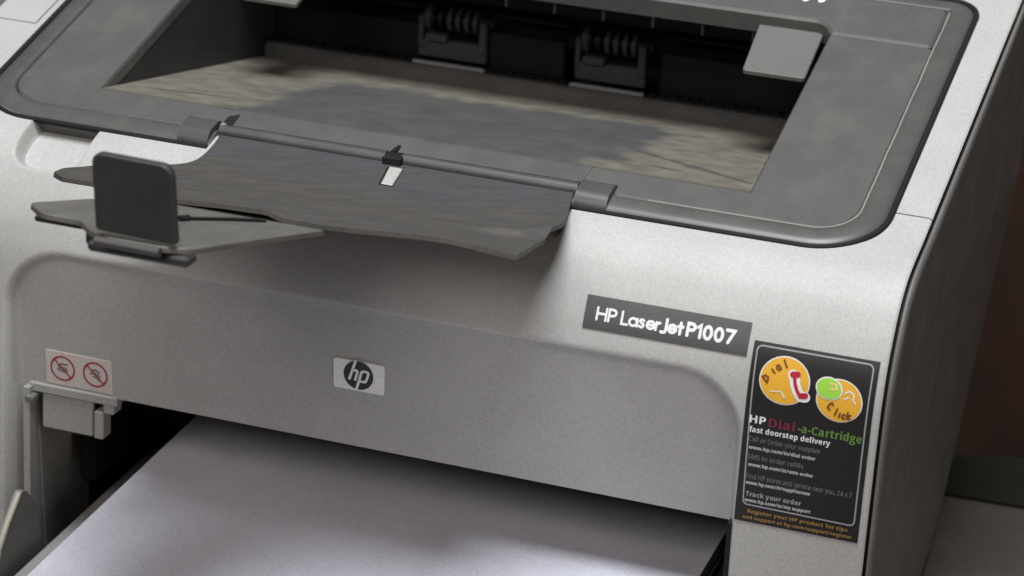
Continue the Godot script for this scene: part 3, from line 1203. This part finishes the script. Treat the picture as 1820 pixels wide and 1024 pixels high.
# ---- the paper mouth below the door
func mouth(pr: Node3D) -> void:
	var st := st_new()
	box(st, Vector3(-0.1168, 0.043, -0.0250), Vector3(0.0024, 0.075, 0.0415), 0.0002)
	part("mouth_side", st, "silver_dull", pr)
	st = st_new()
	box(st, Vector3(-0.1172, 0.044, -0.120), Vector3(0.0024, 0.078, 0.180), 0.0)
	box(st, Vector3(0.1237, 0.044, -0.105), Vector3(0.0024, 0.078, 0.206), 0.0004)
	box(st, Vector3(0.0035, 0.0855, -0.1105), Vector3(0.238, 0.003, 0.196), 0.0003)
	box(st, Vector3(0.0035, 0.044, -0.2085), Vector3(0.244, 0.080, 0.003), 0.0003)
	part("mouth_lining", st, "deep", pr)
	# hinge clip hanging at the left
	st = st_new()
	box(st, Vector3(-0.1010, 0.0800, -0.0095), Vector3(0.0320, 0.0034, 0.006), 0.0005)
	box(st, Vector3(-0.1034, 0.0722, -0.0085), Vector3(0.0186, 0.0130, 0.0020), 0.0005)
	box(st, Vector3(-0.0918, 0.0705, -0.0100), Vector3(0.0034, 0.0100, 0.0060), 0.0005)
	box(st, Vector3(-0.0882, 0.0775, -0.0100), Vector3(0.0040, 0.0050, 0.0060), 0.0005)
	part("hinge_clip", st, "silver_dull", pr)
	st = st_new()
	box(st, Vector3(-0.1155, 0.0768, -0.0060), Vector3(0.0032, 0.0024, 0.0050), 0.0006)
	part("clip_peg", st, "tab", pr)
	# feed roller and lifting plate, deep in the dark
	st = st_new()
	tube(st, PackedVector3Array([Vector3(-0.112, 0.052, -0.075), Vector3(0.118, 0.052, -0.075)]), 0.007, 16)
	part("feed_shaft", st, "deep", pr)
	st = st_new()
	box(st, Vector3(-0.1085, 0.054, -0.045), Vector3(0.006, 0.034, 0.030), 0.002)
	part("feed_bracket", st, "rubber", pr)
	# tray folded down in front, with its side arm
	var tray := Node3D.new()
	tray.name = "paper_tray"
	tray.position = Vector3(0, 0.02, 0)
	pr.add_child(tray)
	st = st_new()
	box(st, Vector3(0.0035, 0.004, 0.020), Vector3(0.222, 0.004, 0.290), 0.001, Basis(Vector3(1, 0, 0), 0.06))
	part("tray_floor", st, "silver_dull", tray)
	for e in [-0.1118, 0.1178]:
		st = st_new()
		var arm := PackedVector2Array([Vector2(0.0096, 0.0300), Vector2(0.0070, 0.0290), Vector2(0.0011, 0.0220), Vector2(-0.0023, 0.0105), Vector2(-0.0080, -0.006), Vector2(0.090, -0.010), Vector2(0.090, -0.004), Vector2(0.0258, 0.0093), Vector2(0.0242, 0.0147), Vector2(0.0120, 0.0290)])
		prism(st, arm, e - 0.0012, e + 0.0012)
		var arm_part := part("tray_arm", st, "arm_grey", tray)
		st = st_new()
		tube(st, PackedVector3Array([Vector3(e + 0.0004, 0.0296, 0.0108), Vector3(e + 0.0004, 0.0222, 0.0182), Vector3(e + 0.0004, 0.0147, 0.0242), Vector3(e + 0.0004, 0.0093, 0.0260), Vector3(e + 0.0004, 0.002, 0.0400)]), 0.0011, 8)
		part("arm_edge", st, "arm_edge", arm_part)
	# guide on the right side of the stack
	st = st_new()
	box(st, Vector3(0.1165, 0.018, -0.05), Vector3(0.004, 0.030, 0.09), 0.001)
	part("paper_guide", st, "deep", tray)


# ---- stickers, badge and lettering
func letter_strokes(ch: String) -> Array:
	# geometric lettering: each letter in a box one capital high, as polylines
	match ch:
		"H": return [[[0.05, 0], [0.05, 1]], [[0.75, 0], [0.75, 1]], [[0.05, 0.52], [0.75, 0.52]]]
		"P": return [[[0.05, 0], [0.05, 1], [0.32, 1], [0.48, 0.95], [0.57, 0.84], [0.58, 0.70], [0.50, 0.55], [0.34, 0.48], [0.05, 0.48]]]
		"L": return [[[0.05, 1], [0.05, 0], [0.50, 0]]]
		"a": return [Array(arc(Vector2(0.34, 0.31), Vector2(0.29, 0.31), 0, 360, 20)).map(func(p): return [p.x, p.y]), [[0.66, 0.62], [0.66, 0]]]
		"s": return [[[0.40, 0.56], [0.28, 0.63], [0.14, 0.60], [0.10, 0.48], [0.20, 0.37], [0.35, 0.29], [0.40, 0.16], [0.33, 0.03], [0.20, 0.0], [0.07, 0.08]]]
		"e": return [[[0.07, 0.32], [0.60, 0.32], [0.56, 0.50], [0.44, 0.61], [0.30, 0.62], [0.15, 0.55], [0.06, 0.40], [0.06, 0.22], [0.15, 0.07], [0.32, 0.0], [0.48, 0.05], [0.58, 0.16]]]
		"r": return [[[0.06, 0], [0.06, 0.62]], [[0.06, 0.40], [0.16, 0.56], [0.33, 0.61]]]
		"J": return [[[0.34, 1], [0.34, 0.10], [0.27, -0.05], [0.12, -0.10], [-0.02, -0.08]]]
		"t": return [[[0.18, 0.90], [0.18, 0]], [[0.02, 0.60], [0.36, 0.60]]]
		"1": return [[[0.04, 0.82], [0.22, 1], [0.22, 0]]]
		"0": return [Array(arc(Vector2(0.32, 0.5), Vector2(0.27, 0.5), 90, 450, 24)).map(func(p): return [p.x, p.y])]
		"7": return [[[0.02, 1], [0.60, 1], [0.20, 0]]]
	return []


func labels(pr: Node3D) -> void:
	var lf := on_front
	var ld := on_door
	# model label
	var st := st_new()
	decal_plate(st, 0.0722, 0.1360, 0.1233, 0.1453, lf, 0.0003, 0.0003, 8, 14)
	var lb := part("model_label", st, "label_grey", pr, false)
	st = st_new()
	var cap := 0.0033
	for e in [["H", 76.0, 1.2], ["P", 79.7, 1.2], ["L", 83.8, 1.25], ["a", 86.2, 1.25], ["s", 89.3, 1.25], ["e", 91.7, 1.3], ["r", 94.5, 1.35], ["J", 96.5, 1.55], ["e", 98.45, 1.5], ["t", 101.5, 1.6], ["P", 104.3, 1.65], ["1", 107.5, 1.65], ["0", 109.4, 1.65], ["0", 112.8, 1.65], ["7", 116.3, 1.65]]:
		var kx := 1.22
		for line in letter_strokes(e[0]):
			var p := PackedVector2Array()
			for q in line:
				p.append(Vector2(float(e[1]) / 1000.0 + q[0] * cap * kx, 0.1389 + q[1] * cap))
			print_stroke(st, p, 0.00058 * e[2], lf, 0.00042)
	part("lettering", st, "print_white", lb)

	# round-edged badge in the middle of the door
	st = st_new()
	plate(st, rounded([[-0.0084, 0.1013, 0.0011], [0.0088, 0.1013, 0.0011], [0.0088, 0.1118, 0.0011], [-0.0084, 0.1118, 0.0011]]), on_door(0, 0, 0.0007), Vector3(1, 0, 0), Vector3(0, 1, 0.09).normalized(), 0.0008, 0.0002)
	var bd := part("badge", st, "badge", pr)
	st = st_new()
	print_poly(st, oval(Vector2(0.0002, 0.1066), Vector2(0.0050, 0.00495)), ld, 0.0009)
	part("disc", st, "ink_black", bd)
	st = st_new()
	for line in [[[-0.6, 111.7], [-2.9, 104.7]], [[-1.85, 107.9], [-1.2, 108.3], [-0.4, 108.3], [0.0, 107.9], [-0.9, 104.7]], [[1.45, 108.3], [-0.45, 101.6]], [[1.45, 108.3], [3.0, 108.4], [3.6, 108.1], [3.6, 107.5], [2.9, 105.3], [2.5, 104.8], [1.3, 104.7], [0.6, 104.7]]]:
		var p := PackedVector2Array()
		for q in line:
			p.append(Vector2(q[0], q[1]) / 1000.0)
		print_stroke(st, p, 0.00085, ld, 0.00105, false)
	part("emblem_letters", st, "badge", bd)

	# warning label above the hinge clip
	st = st_new()
	decal_plate(st, -0.1108, 0.0823, -0.0866, 0.0943, ld, 0.0003, 0.0003, 4, 4)
	var wl := part("warning_label", st, "warn_white", pr, false)
	st = st_new()
	for c in [Vector2(-0.1046, 0.0885), Vector2(-0.0927, 0.0885)]:
		print_ring(st, c, Vector2(0.0045, 0.0045), 0.0006, ld, 0.00042)
		print_stroke(st, PackedVector2Array([c + Vector2(-0.0030, 0.0030), c + Vector2(0.0030, -0.0030)]), 0.0005, ld, 0.00046)
	part("prohibition_ring", st, "warn_red", wl)
	st = st_new()
	for line in [[[-1.6, 0.6], [-0.4, 1.6], [1.6, 1.5]], [[-1.8, -0.6], [-0.4, 0.2], [1.4, 0.0]], [[-0.8, -0.9], [0.6, -1.1], [1.6, -0.7]], [[10.6, 1.2], [12.0, 1.7], [13.2, 0.9]], [[10.2, 0.1], [11.8, 0.4], [13.6, -0.4]], [[11.4, -0.9], [12.6, -1.1], [13.2, -1.9]]]:
		var p := PackedVector2Array()
		for q in line:
			p.append(Vector2(-0.1046 + q[0] / 1000.0, 0.0885 + q[1] / 1000.0))
		print_stroke(st, p, 0.00075, ld, 0.00038)
	part("pictogram", st, "print_dim", wl)

	# the tall black sticker
	var x0 := 0.1250
	var y0 := 0.0853
	var sw := 0.0378
	var sh := 0.0556
	var ls := func(u: float, v: float, up: float) -> Vector3: return on_front(x0 + u * sw, y0 + v * sh, up)
	var lq := func(x: float, y: float, up: float) -> Vector3: return on_front(x0 + x, y0 + y, up)   # metres on the sticker
	st = st_new()
	decal_plate(st, x0, y0, x0 + sw, y0 + sh, lf, 0.0003, 0.0003, 8, 40)
	var ad := part("advert_sticker", st, "ink_black", pr, false)
	st = st_new()
	var border := rounded([[0.0022, 0.0056, 0.0014], [0.0362, 0.0052, 0.0014], [0.0362, 0.0545, 0.0016], [0.0012, 0.0545, 0.0016]], 5)
	border.append(border[0])
	var dense := PackedVector2Array()
	for i in border.size() - 1:
		var parts := maxi(1, int(border[i].distance_to(border[i + 1]) / 0.003))
		for j in parts:
			dense.append(border[i].lerp(border[i + 1], float(j) / parts))
	dense.append(border[-1])
	print_stroke(st, dense, 0.00042, lq, 0.00040)
	part("border", st, "print_grey", ad)
	var c1 := Vector2(0.284 * sw, 0.822 * sh)
	var c2 := Vector2(0.730 * sw, 0.770 * sh)
	var cg := Vector2(0.640 * sw, 0.825 * sh)
	var pale := st_new()
	print_oval(pale, c1, Vector2(0.00765, 0.0071), lq, 0.00040)
	print_oval(pale, c2, Vector2(0.0070, 0.0063), lq, 0.00040, -0.2)
	part("disc_edge", pale, "print_white", ad)
	var orange := st_new()
	print_oval(orange, c1, Vector2(0.0073, 0.00675), lq, 0.00050)
	print_oval(orange, c2, Vector2(0.00665, 0.0060), lq, 0.00050, -0.2)
	part("orange_disc", orange, "print_orange", ad)
	pale = st_new()
	print_oval(pale, cg, Vector2(0.0041, 0.0033), lq, 0.00060, -0.2)
	var hand := PackedVector2Array()
	for q in [[0.345, 0.862], [0.362, 0.845], [0.372, 0.815], [0.395, 0.782], [0.425, 0.757], [0.462, 0.757]]:
		hand.append(Vector2(q[0] * sw, q[1] * sh))
	print_stroke(pale, hand, 0.0031, lq, 0.00060)
	print_stroke(pale, PackedVector2Array([Vector2(0.180 * sw, 0.757 * sh), Vector2(0.270 * sw, 0.765 * sh)]), 0.0003, lq, 0.00062)
	print_stroke(pale, PackedVector2Array([Vector2(0.270 * sw, 0.765 * sh), Vector2(0.300 * sw, 0.735 * sh)]), 0.0004, lq, 0.00062)
	for e in [[0.770, 0.815, 0.800, 0.830], [0.800, 0.830, 0.840, 0.815], [0.840, 0.815, 0.838, 0.785], [0.838, 0.785, 0.860, 0.770], [0.770, 0.785, 0.800, 0.795]]:
		print_stroke(pale, PackedVector2Array([Vector2(e[0] * sw, e[1] * sh), Vector2(e[2] * sw, e[3] * sh)]), 0.0004, lq, 0.00062)
	part("pale_outline", pale, "print_white", ad)
	st = st_new()
	print_oval(st, cg, Vector2(0.0037, 0.0029), lq, 0.00070, -0.2)
	part("green_disc", st, "print_green", ad)
	st = st_new()
	print_stroke(st, PackedVector2Array([cg + Vector2(0.0002, 0.0016), cg + Vector2(0.0020, 0.0014), cg + Vector2(0.0024, 0.0002), cg + Vector2(0.0004, -0.0001)]), 0.0005, lq, 0.00076)
	part("pointer_mark", st, "print_peach", ad)
	st = st_new()
	print_stroke(st, hand, 0.0010, lq, 0.00072)
	print_stroke(st, PackedVector2Array([hand[0] + Vector2(-0.0001, 0.0001), hand[0] + Vector2(0.0014, 0.0003)]), 0.0017, lq, 0.00074)
	print_stroke(st, PackedVector2Array([hand[4] + Vector2(0.0001, 0.0002), hand[5] + Vector2(0.0001, 0.0005)]), 0.0017, lq, 0.00074)
	part("handset", st, "print_red", ad)
	# handwriting on the discs
	st = st_new()
	var words := [
		[Vector2(0.150, 0.800), 0.86, [[[0, 0], [0, 1]], [[0, 1], [0.5, 0.85], [0.6, 0.4], [0, 0]]]],
		[Vector2(0.195, 0.853), 0.80, [[[0.1, 0], [0.1, 0.6]]]],
		[Vector2(0.222, 0.868), 0.72, [[[0.55, 0.5], [0.25, 0.65], [0.05, 0.3], [0.25, 0.0], [0.5, 0.2]], [[0.55, 0.6], [0.55, 0.0]]]],
		[Vector2(0.282, 0.893), 0.50, [[[0.1, 0], [0.1, 1.0]]]],
		[Vector2(0.640, 0.722), -0.42, [[[0.6, 0.85], [0.3, 1], [0.05, 0.6], [0.1, 0.15], [0.5, 0.05]]]],
		[Vector2(0.702, 0.695), -0.35, [[[0.1, 0.9], [0.15, 0]]]],
		[Vector2(0.735, 0.686), -0.30, [[[0.1, 0.6], [0.15, 0]]]],
		[Vector2(0.762, 0.682), -0.15, [[[0.5, 0.55], [0.2, 0.6], [0.05, 0.3], [0.2, 0], [0.5, 0.1]]]],
		[Vector2(0.805, 0.682), 0.0, [[[0.1, 0.9], [0.1, 0]], [[0.5, 0.6], [0.1, 0.3], [0.5, 0]]]],
	]
	for e in words:
		for line in e[2]:
			var p := PackedVector2Array()
			for q in line:
				p.append(Vector2(e[0].x * sw, e[0].y * sh) + Vector2(q[0] * 0.0021, q[1] * 0.0022).rotated(e[1]))
			print_stroke(st, p, 0.00055, lq, 0.00066)
	part("handwriting", st, "print_brown", ad)
	# set lines of text: u left, u right, v base, cap height in v
	var lines := [
		["HP", 0.045, 0.175, 0.567, 0.042, "print_white", true],
		["Dial", 0.200, 0.410, 0.560, 0.048, "print_maroon", true],
		["-a-Cartridge", 0.435, 0.942, 0.560, 0.046, "print_leaf", true],
		["fast doorstep delivery", 0.050, 0.701, 0.515, 0.030, "print_white", true],
		["Call or Order your supplies", 0.058, 0.630, 0.463, 0.026, "print_dim", false],
		["www.hp.com/in/dial order", 0.061, 0.598, 0.420, 0.019, "print_soft", true],
		["SMS to order refills", 0.063, 0.510, 0.362, 0.026, "print_dim", false],
		["www.hp.com/in/sms order", 0.069, 0.595, 0.322, 0.019, "print_soft", true],
		["Find HP stores and service near you, 24 x 7", 0.067, 0.915, 0.250, 0.028, "print_dim", false],
		["www.hp.com/in/suppliesnow", 0.067, 0.587, 0.218, 0.019, "print_soft", true],
		["Track your order", 0.074, 0.525, 0.150, 0.026, "print_grey", true],
		["www.hp.com/in/my support", 0.069, 0.603, 0.117, 0.019, "print_soft", true],
		["Register your HP product for tips", 0.102, 0.913, 0.054, 0.020, "print_amber", true],
		["and support at hp.com/support/register", 0.066, 0.952, 0.018, 0.019, "print_amber", true],
	]
	for e in lines:
		st = st_new()
		print_text(st, e[0], e[1] * sw, e[3] * sh, (e[2] - e[1]) * sw, e[4] * sh, lq, 0.00045, e[6])
		part("text_line", st, e[5], ad)


# ============================================================ the paper in the tray
func paper() -> void:
	var t := thing("paper_stack", "stack of plain white paper lying in the open front tray of the printer", "paper", Vector3(0.0155, 0.0455, 0.02))
	var far := Vector3(0, 0.0608, -0.11) - t.position
	var near := Vector3(0, 0.0420, 0.165) - t.position
	for k in 9:
		var rows := []
		var j := Vector3(rng.randf_range(-0.0003, 0.0003), -0.0011 * k, rng.randf_range(-0.0006, 0.0006)) if k else Vector3.ZERO
		for r in 8:
			var p := far.lerp(near, r / 7.0)
			var line := PackedVector3Array()
			for c in 8:
				var x := lerpf(-0.0957, 0.0957, c / 7.0)
				line.append(Vector3(x, p.y, p.z) + j)
			rows.append(line)
		var st := st_new()
		sheet(st, rows, 0.0009)
		part("sheet", st, "paper", t, false)
